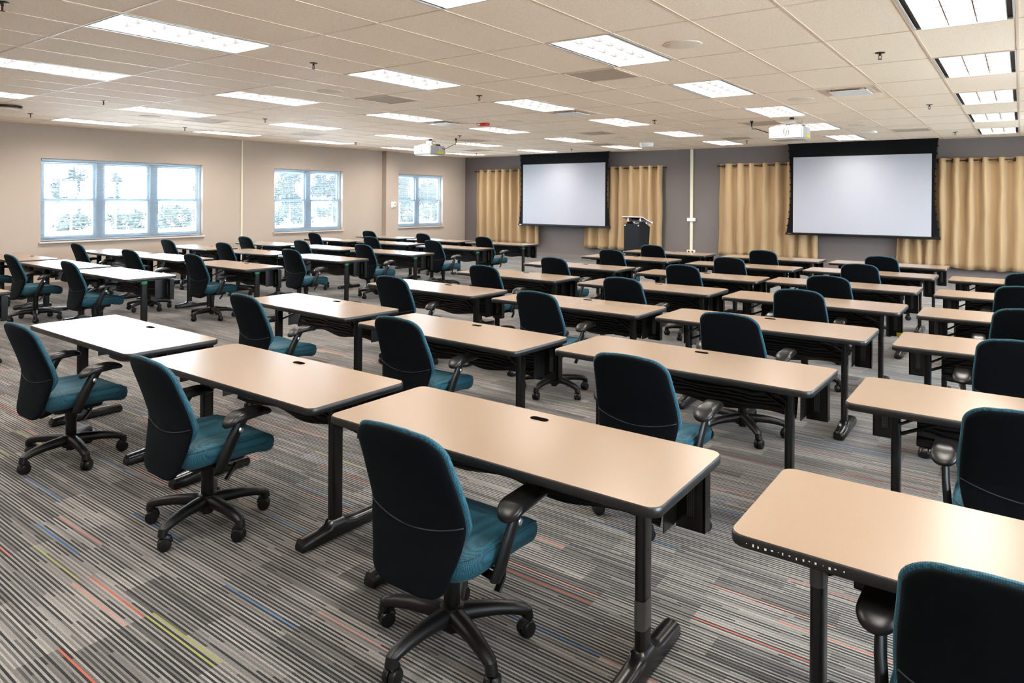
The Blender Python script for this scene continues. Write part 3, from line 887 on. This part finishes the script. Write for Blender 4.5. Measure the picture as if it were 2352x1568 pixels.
def make_chair():
    root = empty('office_chair', (0, 0, 0))
    I = IN
    # back shell, black cloth behind
    ol = back_outline(7.8, 8.5, 7.0, 12.5, 34.3, 4.0, 3.0)
    bm = bmesh.new(); pillow(bm, ol, lambda a, b, d: (a*I, (back_y(a, b)+d)*I, b*I), .5, .6, 5)
    sh = obj('backrest', bm, M['shell'], root, 'all')
    bm = bmesh.new()
    pts = []
    for k in range(15):
        t = -1+2*k/14; x = 8.35*t; z = 20.6+1.5*t*t
        pts.append((x*I, (back_y(x, z)-.60*(1-(abs(x)/8.55)**11)**.4545 - .05)*I, z*I))
    tube(bm, pts, .0026, 6)
    obj('seam_piping', bm, M['seam'], sh, 'all')
    ol = back_outline(8.1, 8.85, 6.2, 15.5, 34.65, 4.1, 2.5)
    bm = bmesh.new(); pillow(bm, ol, lambda a, b, d: (a*I, (back_y(a, b)+.5+d)*I, b*I), 1.25, .5, 4)
    obj('back_cushion', bm, M['teal'], root, 'all')
    # seat
    ol = rrect(9.6, 9.3, 3.6, 8)
    def seat_place(a, b, d):
        z = 16.6
        if b > 2: z -= .055*(b-2)**2*.62
        if b < -4: z -= .02*(b+4)**2
        z += .010*a*a
        return (a*I, (b+1.0)*I, (z+d)*I)
    bm = bmesh.new(); pillow(bm, ol, seat_place, 1.4, 2.9, 5)
    st = obj('seat', bm, M['teal'], root, 'all')
    bm = bmesh.new()
    pts = [seat_place(a*.985, b*.985, .80) for a, b in ol]; pts.append(pts[0])
    tube(bm, pts, .0020, 5, cap=False)
    obj('seat_piping', bm, M['teal'], st, 'all')
    # mechanism under the seat, back bar
    bm = bmesh.new(); prism(bm, rrect(5.2*I, 5.5*I, .03), 12.6*I, 15.2*I, .012); obj('tilt_mechanism', bm, M['black_plastic'], root, 40)
    bm = bmesh.new(); tube(bm, [(0, -3*I, 13.2*I), (0, -6.5*I, 12.3*I), (0, -8.6*I, 12.7*I), (0, -8.7*I, 15*I)], [.028, .028, .028, .026], 10, .35, (1, 0, 0))
    obj('back_support_bar', bm, M['black_plastic'], root, True)
    bm = bmesh.new(); tube(bm, [(4.5*I, .5*I, 13.4*I), (8.6*I, .2*I, 13.2*I)], .0045, 6)
    tube(bm, [(8.4*I, 1.1*I, 13.7*I), (8.8*I, .2*I, 12.6*I), (8.9*I, -1.1*I, 11.2*I)], [.009, .013, .015], 8, .55)
    obj('height_lever', bm, M['black_plastic'], root, True)
    # armrests
    for s in (-1, 1):
        ol = rrect(1.95, 4.8, 1.75, 6)
        def ap(a, b, d, s=s):
            z = 23.6 - .040*(b-.6)**2 - (.05*max(0, -b-1.5)**2)
            w = 1.0 - .035*max(0, b)
            return ((s*11.0 + a*w)*I, (b+2.0)*I, (z+d)*I)
        bm = bmesh.new(); pillow(bm, ol, ap, .85, .75, 2.2)
        obj('arm_pad', bm, M['pad'], root, 'all')
        bm = bmesh.new()
        tube(bm, [(s*10.9*I, 1.6*I, 23.3*I), (s*10.9*I, .8*I, 22.2*I), (s*10.7*I, -1.0*I, 19*I), (s*10.3*I, -2.3*I, 15.6*I), (s*9.8*I, -2.9*I, 13.6*I)], [.029, .028, .030, .031, .026], 14, .5, (1, 0, 0))
        tube(bm, [(s*9.9*I, -2.6*I, 13.9*I), (s*4.6*I, -1.5*I, 13.8*I)], [.02, .02], 8, .5)
        ps = obj('arm_post', bm, M['black_plastic'], root, True)
        bm = bmesh.new(); lathe(bm, [(.0125, 0), (.0125, .005), (.008, .008)], 14, Matrix.Translation((s*11.42*I, .4*I, 20.8*I)) @ Matrix.Rotation(s*math.pi/2, 4, 'Y'))
        obj('arm_knob', bm, M['silver'], ps, True)
    # column
    bm = bmesh.new(); lathe(bm, [(.026, 2.2*I), (.028, 5*I), (.030, 5.2*I), (.030, 9.5*I), (.034, 9.6*I), (.034, 13*I)], 18)
    obj('gas_column', bm, M['black_plastic'], root, 35)
    # five-star base
    bm = bmesh.new(); lathe(bm, [(.030, 2.9*I), (.048, 3.0*I), (.052, 4.6*I), (.044, 5.9*I), (.030, 6.1*I)], 20)
    for k in range(5):
        a = 2*math.pi*k/5
        d = Vector((math.cos(a), math.sin(a), 0))
        pr = [(1.2, 4.7), (3.5, 4.75), (6.5, 4.65), (9.0, 4.3), (10.8, 3.85), (11.55, 3.45)]
        tube(bm, [d*r*I + Vector((0, 0, z*I)) for r, z in pr], [.037, .034, .030, .027, .025, .018], 12, .85)
        tube(bm, [d*11.1*I + Vector((0, 0, 3.9*I)), d*11.35*I + Vector((0, 0, 2.55*I))], [.0215, .0225], 12)
    base = obj('star_base', bm, M['black_plastic'], root, 50)
    for k in range(5):
        a = 2*math.pi*k/5
        sw = a + (.5, -.4, .9, .2, -.8)[k]
        Mx = Matrix.Translation((11.35*I*math.cos(a), 11.35*I*math.sin(a), 0)) @ Matrix.Rotation(sw, 4, 'Z') @ Matrix.Translation((-.35*I, 0, 0))
        bm = bmesh.new()
        for s in (-1, 1):
            My = Mx @ Matrix.Translation((0, s*.011, .0306)) @ Matrix.Rotation(-s*math.pi/2, 4, 'X')
            lathe(bm, [(.0265, -.009), (.0305, -.006), (.0305, .008), (.027, .014), (.012, .016)], 20, My)
        box(bm, -.012, .012, -.005, .005, 1.0*I, 2.6*I, Mx)
        # hood between the wheels
        tube(bm, [Mx @ Vector((-.026, 0, 1.4*I)), Mx @ Vector((-.016, 0, 2.2*I)), Mx @ Vector((.008, 0, 2.55*I)), Mx @ Vector((.02, 0, 2.3*I))], [.013, .017, .018, .014], 8)
        obj('caster', bm, M['black_plastic'], base, 40)
    return root
chair0 = make_chair()
build_kids()
# x, y, facing (deg), turn of the star base (deg)
#CHAIRS_BEGIN
CHAIRS = {
 'B1': (-5.44, 6.33, 0.8, 50), 'C1': (-10.66, 6.24, -2.6, 0), 'D1': (-15.52, 6.09, 0.9, 66), 'D2': (-15.75, 11.13, -2.0, 65), 'C2': (-10.39, 11.18, 0.7, 8), 
 'B2': (-5.00, 11.03, 0.2, 1), 'A1': (-0.03, 6.63, 0.0, 60), 'A2': (0.09, 11.25, 0.0, 33), 'A3': (0.00, 16.42, 0.3, 24), 'A4': (0.08, 21.01, 3.0, 60), 'A5': (0.04, 26.28, 0.2, 70), 
 'A6': (0.22, 31.15, -0.1, 19), 'B3': (-5.09, 16.08, -1.5, 20), 'B4': (-4.99, 21.34, 2.7, 66), 'B5': (-5.07, 25.65, -0.5, 1), 'B6': (-5.08, 31.12, 1.1, 8), 
 'B7': (-4.97, 35.95, -2.0, 5), 'C3': (-10.34, 16.32, -1.0, 55), 'C4': (-10.13, 20.80, 2.0, 34), 'C5': (-10.28, 26.13, -0.1, 49), 'C6': (-10.10, 30.78, 1.3, 54), 
 'C7': (-10.18, 36.06, -0.6, 56), 'D3': (-15.97, 16.40, 2.6, 17), 'D4': (-15.93, 21.07, 2.1, 12), 'D5': (-15.74, 25.70, -2.7, 63), 'D6': (-16.03, 31.35, -1.6, 55), 
 'D7': (-16.02, 35.95, 1.7, 38), 'F2': (-33.89, 11.87, -1.5, 52), 'E2': (-28.80, 12.11, -0.9, 68), 'G3': (-39.30, 16.57, 0.3, 29), 'F3': (-33.01, 16.28, 2.7, 3), 
 'E3': (-28.53, 16.85, 1.6, 62), 'G4': (-39.36, 21.37, 1.0, 41), 'F4': (-34.55, 21.93, 2.8, 13), 'E4': (-27.78, 21.31, 1.5, 27), 'G5': (-38.80, 26.00, 0.8, 34), 
 'F5': (-33.08, 25.93, -1.4, 8), 'E5': (-27.87, 25.96, 0.1, 61), 'G6': (-39.31, 31.76, -2.4, 8), 'F6': (-33.13, 31.32, -0.4, 19), 'E6': (-27.52, 31.04, -2.7, 54), 
 'G7': (-38.94, 36.43, 1.2, 15), 'F7': (-33.27, 36.31, -3.0, 5), 'E7': (-27.66, 35.96, -0.6, 42), 'G2': (-39.75, 11.95, 0.3, 35), }
#CHAIRS_END
first = True
for n, (key, (x, y, rz, rb)) in enumerate(CHAIRS.items()):
    o = chair0 if first else dup(chair0)
    first = False
    o.location = (x*F, y*F, 0); o.rotation_euler = (0, 0, math.radians(rz))
    if n == 0: build_kids()
    for k in (kids(o) or [c for c in C.objects if c.parent == o]):
        if k.name.startswith('star_base'): k.rotation_euler = (0, 0, math.radians(rb - rz))
    lab = 'black and teal office chair, %s, %s' % (ROWW[int(key[1])], COLW[key[0]])
    if key == 'B1': lab = 'largest whole black and teal office chair, foreground centre, at the nearest table'
    if key == 'A1': lab = 'dark chair back cut off by the bottom right picture corner'
    if key == 'E2': lab = 'teal office chair at the brightly reflecting table, second row, left block aisle side'
    tag(o, lab, 'chair', 'office chairs at the tables')

# ------------------------------------------------------------------ curtains and rods on the screen wall
def rod(name, x0, x1, label):
    root = empty('curtain_rod', (x0*F, (YF-.36)*F, 8.0*F)); tag(root, label, 'curtain rod', 'curtain rods')
    L = (x1-x0)*F
    bm = bmesh.new(); tube(bm, [(0, 0, 0), (L, 0, 0)], .0125, 10); obj('pole', bm, M['bronze'], root, True)
    for x, s in ((0, -1), (L, 1)):
        bm = bmesh.new(); lathe(bm, [(.013, 0), (.022, .012), (.024, .03), (.014, .045), (.002, .05)], 14, Matrix.Translation((x, 0, 0)) @ Matrix.Rotation(s*math.pi/2, 4, 'Y'))
        obj('finial', bm, M['bronze'], root, True)
    for x in (.08, L/2, L-.08):
        bm = bmesh.new(); box(bm, x-.012, x+.012, -.005, .36*F, -.012, .012); obj('wall_bracket', bm, M['bronze'], root)
rod('rod', -43.3, -23.4, 'dark curtain rod behind the left projection screen')
rod('rod', -18.9, 3.0, 'dark curtain rod behind the right projection screen')
def curtain(x0, x1, z0, folds, label, seed, flare=0.0):
    g = random.Random(seed)
    root = empty('grommet_curtain', (x0*F, (YF-.36)*F, 0)); tag(root, label, 'curtain', 'tan grommet curtains')
    L = (x1-x0)*F; zt = 8.17*F; zb = z0*F
    nf = folds
    ws = [g.uniform(.75, 1.3) for _ in range(nf*2)]
    tot = sum(ws); edges = [0]
    for q in ws: edges.append(edges[-1]+q/tot)
    N = nf*2*8
    amp0 = .085
    amps = [g.uniform(.75, 1.15)*amp0 for _ in range(nf*2)]
    offs = [g.uniform(-.25, .25) for _ in range(nf*2)]
    rows = 22
    bm = bmesh.new(); vs = []
    for i in range(N+1):
        h = min(int(i/8), nf*2-1); t = (i-h*8)/8
        xx = edges[h]+(edges[h+1]-edges[h])*t
        sgn = 1 if h % 2 == 0 else -1
        s = math.sin(math.pi*t)
        yy = sgn*amps[h]*(s**.7 if s > 0 else 0)
        col = []
        for k in range(rows+1):
            q = k/rows
            z = zt + (zb-zt)*q
            soft = 1-.22*q
            wob = .012*math.sin(3.1*q+offs[h]*9)*q
            x = xx*L*(1+flare*q) + wob + .006*math.sin(11*q+h)
            dz = .010*math.sin(xx*23+seed)*q
            if k == 0: dz = 0
            col.append(bm.verts.new((x, yy*soft - .012*q, z+dz)))
        vs.append(col)
    for i in range(N):
        for k in range(rows): bm.faces.new((vs[i][k], vs[i+1][k], vs[i+1][k+1], vs[i][k+1]))
    cl = obj('cloth', bm, M['curtain'], root, 'all')
    md = cl.modifiers.new('thickness', 'SOLIDIFY'); md.thickness = .003
    for h in range(1, nf*2):               # a metal grommet wherever the cloth crosses the rod
        if h % 2 and h > 0:
            x = edges[h]*L
            bm = bmesh.new()
            ring = [Vector((0, .033*math.cos(2*math.pi*k/16), .033*math.sin(2*math.pi*k/16))) for k in range(17)]
            tube(bm, ring, .009, 6, cap=False, up=(1, 0, 0))
            go = obj('grommet', bm, M['bronze'], root, 'all'); go.location = (x, 0, 8.0*F); go.rotation_euler = (0, 0, math.radians(35))
    return root
curtain(-43.2, -35.75, 1.05, 8, 'tan grommet curtain left of the left projection screen', 3)
curtain(-30.95, -23.6, 1.05, 8, 'tan grommet curtain behind the podium, right of the left screen', 5)
curtain(-18.85, -11.65, 1.05, 8, 'tan grommet curtain left of the right projection screen', 8)
curtain(-6.75, -3.2, 1.05, 5, 'narrow tan curtain directly right of the right projection screen', 12)
curtain(-3.3, 2.7, 1.0, 7, 'wide tan curtain cut off by the right picture edge', 15)

# ------------------------------------------------------------------ projection screens
def proj_screen(xc, hw_img, zt, zb, label):
    yS = 53.1
    root = empty('projection_screen', (xc*F, yS*F, 0)); tag(root, label, 'projection screen', 'projection screens')
    zc = CEIL
    bm = bmesh.new(); box(bm, -hw_img*F, hw_img*F, -.004, .0, zb*F, zt*F)
    obj('viewing_surface', bm, M['screen'], root)
    # black mask: drop above, side margins with inward-curved edges
    bm = bmesh.new()
    n = 16
    def side(q): return hw_img + .34 - .17*math.sin(math.pi*min(1, q*1.0)) + (.12*q**6)
    L_, R_ = [], []
    for k in range(n+1):
        q = k/n; z = zc+(zb-.05-zc)*q
        L_.append((-side(q), z)); R_.append((side(q), z))
    f0 = [[bm.verts.new((x*F, y, z*F)) for x, z in L_] for y in (.002, .004)]
    f1 = [[bm.verts.new((x*F, y, z*F)) for x, z in R_] for y in (.002, .004)]
    for k in range(n):
        for y in (0, 1): bm.faces.new((f0[y][k], f1[y][k], f1[y][k+1], f0[y][k+1]))
        bm.faces.new((f0[0][k], f0[0][k+1], f0[1][k+1], f0[1][k])); bm.faces.new((f1[0][k], f1[0][k+1], f1[1][k+1], f1[1][k]))
    obj('black_mask', bm, M['screenblack'], root)
    bm = bmesh.new(); box(bm, (-hw_img-.37)*F, (hw_img+.37)*F, -.05, .06, (zc-.06)*F, zc*F)
    obj('ceiling_slot', bm, M['screenblack'], root)
    for s in (-1, 1):
        bm = bmesh.new()
        pts = [(s*(side(k/n)+.035)*F, 0, (zc+(zb-.05-zc)*k/n)*F) for k in range(n+1)]
        tube(bm, pts, .0025, 5)
        cd = obj('tension_cord', bm, M['screenblack'], root)
        for k in range(1, 13):
            q = k/13
            bm = bmesh.new(); lathe(bm, [(.002, -.016), (.015, -.012), (.015, .012), (.002, .016)], 8, Matrix.Translation((s*(side(q)+.02)*F, 0, (zc+(zb-zc)*q)*F)))
            obj('cord_tab', bm, M['screenblack'], cd)
    bar = bbox((-hw_img-.52)*F, (hw_img+.52)*F, -.022, .022, (zb-.17)*F, (zb-.02)*F, .008)
    bo = obj('bottom_bar', bar, M['black_plastic'], root)
    obj('maker_plate', bbox((-hw_img-.36)*F, (-hw_img-.12)*F, -.0235, -.020, (zb-.11)*F, (zb-.08)*F), M['silver'], bo)
    return root
KS = 53.1/54
def up(z): return CAM_H + (z-.14-CAM_H)*KS     # wall-plane height to screen-plane height
proj_screen(-33.46*KS, 4.38*KS, up(8.72), up(3.15), 'left projection screen, white with black border, lowered from the ceiling')
proj_screen(-9.13*KS, 4.36*KS, up(8.67), up(3.14), 'right projection screen, larger in view, white with black border')

# ------------------------------------------------------------------ projectors
def projector(x, y, label, warm, cable_dx):
    root = empty('ceiling_projector', (x*F, y*F, 0)); tag(root, label, 'projector', 'ceiling projectors')
    zb, zt = (CAM_H+2.98)*F, (CAM_H+3.62)*F
    hw, hl = .80*F, .78*F
    bm = bmesh.new(); box(bm, -hw, hw, -hl, hl, zb, zt)
    bmesh.ops.bevel(bm, geom=[e for e in bm.edges], offset=.02, segments=3, affect='EDGES')
    body = obj('body', bm, M['proj'], root, 30)
    zc = (zb+zt)/2; hz = (zt-zb)/2
    cols = ('orange', 'paleblue') if warm else ('pinkgrey', 'pinkgrey')
    for xa, n in ((-.60, 3), (.28, 3)):
        vent = obj('rear_vent', bbox((xa-.03)*F, (xa+.37)*F, -hl-.004, -hl+.002, zc-hz*.62, zc+hz*.5, .003), M['proj'], body)
        for k in range(n):
            for rr in range(4):
                bm = bmesh.new()
                za = zc-hz*.55+rr*hz*.25
                box(bm, (xa+.13*k)*F, (xa+.13*k+.09)*F, -hl-.006, -hl-.003, za, za+hz*.23)
                obj('vent_louvre', bm, M[cols[(k+rr) % 2]], vent)
    bm = bmesh.new(); box(bm, -.17*F, .22*F, -hl-.003, -hl+.002, zc-hz*.6, zc+hz*.55); jp = obj('connector_panel', bm, M['proj'], body)
    bm = bmesh.new()
    g = random.Random(int(abs(x)*10))
    for k in range(5): box(bm, (-.15+.06*k)*F, (-.15+.06*k+.025)*F, -hl-.006, -hl-.002, zc-hz*.45, zc-hz*.34)
    for k in range(4): box(bm, .13*F, .17*F, -hl-.006, -hl-.002, zc-hz*.3+k*hz*.18, zc-hz*.2+k*hz*.18)
    box(bm, -.10*F, -.04*F, -hl-.007, -hl-.002, zc-hz*.12, zc+hz*.02)
    box(bm, -.12*F, .10*F, -hl-.005, -hl-.002, zc+hz*.3, zc+hz*.34)
    obj('ports', bm, M['dark'], jp)
    bm = bmesh.new(); tube(bm, [(.02*F, -hl-.01, zc-hz*.45), (.08*F, -hl-.03, zc+hz*.1), (.12*F, -hl-.02, zc+hz*.6), (.08*F, -.1, zt+.03)], .004, 6)
    tube(bm, [(-.1*F, -hl-.01, zc+hz*.1), (-.05*F, -hl-.02, zc+hz*.5), (-.02*F, -.12, zt+.04)], .004, 6)
    obj('signal_cable', bm, M['black_plastic'], root, True)
    obj('warning_label', bbox(hw-.001, hw+.002, -.02, .17, zb+.03, zb+.075), M['yellow'], body)
    bm = bmesh.new()
    for k in range(5): box(bm, hw-.001, hw+.003, .02+.03*k, .035+.03*k, zc-.02, zt-.02)
    obj('side_vent', bm, M['pinkgrey'], body)
    bm = bmesh.new(); lathe(bm, [(.055, 0), (.055, .05), (.045, .055)], 18, Matrix.Translation((.1, hl, zc)) @ Matrix.Rotation(-math.pi/2, 4, 'X')); obj('lens', bm, M['dark'], body, True)
    # mount
    bm = bmesh.new(); lathe(bm, [(.033, (CEIL-.13)*F), (.033, CEIL*F)], 14, Matrix.Translation((.03, 0, 0))); obj('drop_pipe', bm, M['black_metal'], root, True)
    bm = bmesh.new(); lathe(bm, [(.075, (CEIL-.145)*F), (.085, (CEIL-.135)*F), (.075, (CEIL-.12)*F)], 18, Matrix.Translation((.03, 0, 0)))
    box(bm, -.045, .105, -.06, .06, (CEIL-.33)*F, (CEIL-.14)*F); obj('mount_head', bm, M['proj'], root, 30)
    bm = bmesh.new()
    prism(bm, rrect(.13, .11, .05), zt+.002, zt+.03, .006)
    for sx, sy in ((-1, -1), (1, -1), (-1, 1), (1, 1)): tube(bm, [(sx*.05+.03, sy*.04, (CEIL-.32)*F), (sx*.16, sy*.12, zt+.02), (sx*.19, sy*.15, zt-.002)], .010, 6)
    tube(bm, [(.10, -.02, (CEIL-.28)*F), (.18, -.03, (CEIL-.30)*F), (.185, -.03, (CEIL-.22)*F)], .012, 8)
    obj('mount_arms', bm, M['proj'], root, True)
    obj('control_pod', bbox(.12, .19, .06, .13, zt, zt+.035, .004), M['black_plastic'], root)
    # power cord hangs in an arc to the ceiling
    s = 1 if cable_dx > 0 else -1
    bm = bmesh.new()
    cx = cable_dx*F
    tube(bm, [(s*.19, .12, zt-.02), (s*.30, .13, zt-.07), (s*.42, .14, zt-.03), (cx-s*.06, .15, zt+.02), (cx-s*.01, .15, (CEIL-.42)*F), (cx, .15, (CEIL-.25)*F), (cx, .15, (CEIL-.10)*F)], [.006]*5+[.009, .014], 8)
    lathe(bm, [(.026, CEIL*F), (.026, (CEIL-.03)*F), (.012, (CEIL-.17)*F)], 12, Matrix.Translation((cx, .15, 0)))
    obj('power_cord', bm, M['black_plastic'], root, True)
    return root
projector(-33.0, 35.7, 'white ceiling projector facing the left screen', True, 2.0)
projector(-9.2, 36.1, 'white ceiling projector facing the right screen', False, -2.0)

# ------------------------------------------------------------------ podium
def podium():
    root = empty('podium', (-22.9*F, 47.6*F, 0), math.radians(-5))
    tag(root, 'black podium with clear acrylic top in front of the tan curtain', 'podium')
    hw = .66*F
    bm = bmesh.new(); box(bm, -hw*.9, hw*.9, -.30, .26, 0, .05); bmesh.ops.bevel(bm, geom=bm.edges[:], offset=.008, segments=2, affect='EDGES')
    obj('base_plate', bm, M['podium'], root)
    for s in (-1, 1):
        bm = bmesh.new()
        xs = (s*hw*.78-.012, s*hw*.78+.012)
        ol = [(-.20, .05), (.16, .05), (.26, 3.30*F), (-.02, 3.72*F), (-.20, 3.66*F)]
        r = [[bm.verts.new((x, y, z)) for y, z in ol] for x in xs]
        for k in range(5): bm.faces.new((r[0][k], r[0][(k+1) % 5], r[1][(k+1) % 5], r[1][k]))
        bm.faces.new(r[0]); bm.faces.new(r[1])
        obj('side_panel', bm, M['podium'], root)
    fp = obj('front_panel', bbox(-hw, hw, -.255, -.237, 1.15*F, 3.55*F, .003), M['podium'], root)
    for sx in (-1, 1):
        for z in (1.28, 3.44):
            bm = bmesh.new(); lathe(bm, [(.016, -.02), (.016, .008), (.012, .012)], 14, Matrix.Translation((sx*(hw-.03), -.255, z*F)) @ Matrix.Rotation(math.pi/2, 4, 'X'))
            obj('standoff', bm, M['silver'], fp, True)
    # tilted reading top of clear acrylic with a front rim
    Mt = Matrix.Translation((0, -.02, 3.80*F)) @ Matrix.Rotation(math.radians(-18), 4, 'X')
    bm = bmesh.new(); prism(bm, rrect(hw*1.3, .24, .02), 0, .014, 0, Mt)
    tp = obj('acrylic_top', bm, M['acrylic'], root)
    bm = bmesh.new(); box(bm, -hw*1.3, hw*1.3, -.243, -.238, 0, .014, Mt); box(bm, -hw*1.3, hw*1.3, .238, .244, 0, .045, Mt)
    box(bm, hw*1.3-.003, hw*1.3+.001, -.24, .24, 0, .014, Mt); box(bm, -hw*1.3-.001, -hw*1.3+.003, -.24, .24, 0, .014, Mt)
    obj('polished_edge', bm, M['white'], tp)
    for sx in (-1, 1):
        for yy in (-.14, .14):
            bm = bmesh.new(); p = Mt @ Vector((sx*hw*.78, yy, 0)); tube(bm, [p - Vector((0, 0, .055)), p], .013, 12)
            obj('top_standoff', bm, M['silver'], tp, True)
podium()

# ------------------------------------------------------------------ wall fittings
def raceway(o_name, p0, size, label):
    root = empty(o_name, p0); tag(root, label, 'cable raceway', 'vertical raceways'); return root
r1 = raceway('cable_raceway', ((XL)*F, 28.82*F, 0), None, 'thin cream vertical raceway on the window wall between two windows')
obj('cover', bbox(0, .02, -.018, .018, .36*F, CEIL*F-.01, .003), M['cream'], r1)
r2 = raceway('cable_raceway', (-21.24*F, YF*F, 0), None, 'cream vertical raceway on the grey wall between the two screens')
obj('cover', bbox(-.035, .035, -.03, 0, 1.3*F, CEIL*F-.01, .004), M['cream'], r2)
b1 = obj('switch_box', bbox(-.10, .10, -.06, 0, 3.63*F, 3.90*F, .006), M['white'], r2)
obj('switch', bbox(-.03, .03, -.066, -.058, 3.68*F, 3.84*F, .003), M['white'], b1)
b2 = obj('outlet_box', bbox(-.10, .10, -.06, 0, 1.04*F, 1.33*F, .006), M['cream'], r2)
bm = bmesh.new()
for xx in (-.045, .045): lathe(bm, [(.022, 0), (.022, .004)], 12, Matrix.Translation((xx, -.058, 1.19*F)) @ Matrix.Rotation(math.pi/2, 4, 'X'))
obj('socket', bm, M['dark'], b2)
th = empty('thermostat', ((XL+.53)*F, 43.45*F, 4.78*F)); tag(th, 'white thermostat on the column beside the corner window', 'thermostat')
obj('back_plate', bbox(0, .012, -.085, .085, -.085, .075, .004), M['white'], th)
hs = obj('housing', bbox(.012, .04, -.03, .08, -.06, .06, .006), M['white'], th)
obj('display', bbox(.040, .0415, .0, .055, -.03, .035), M['lcd'], hs)
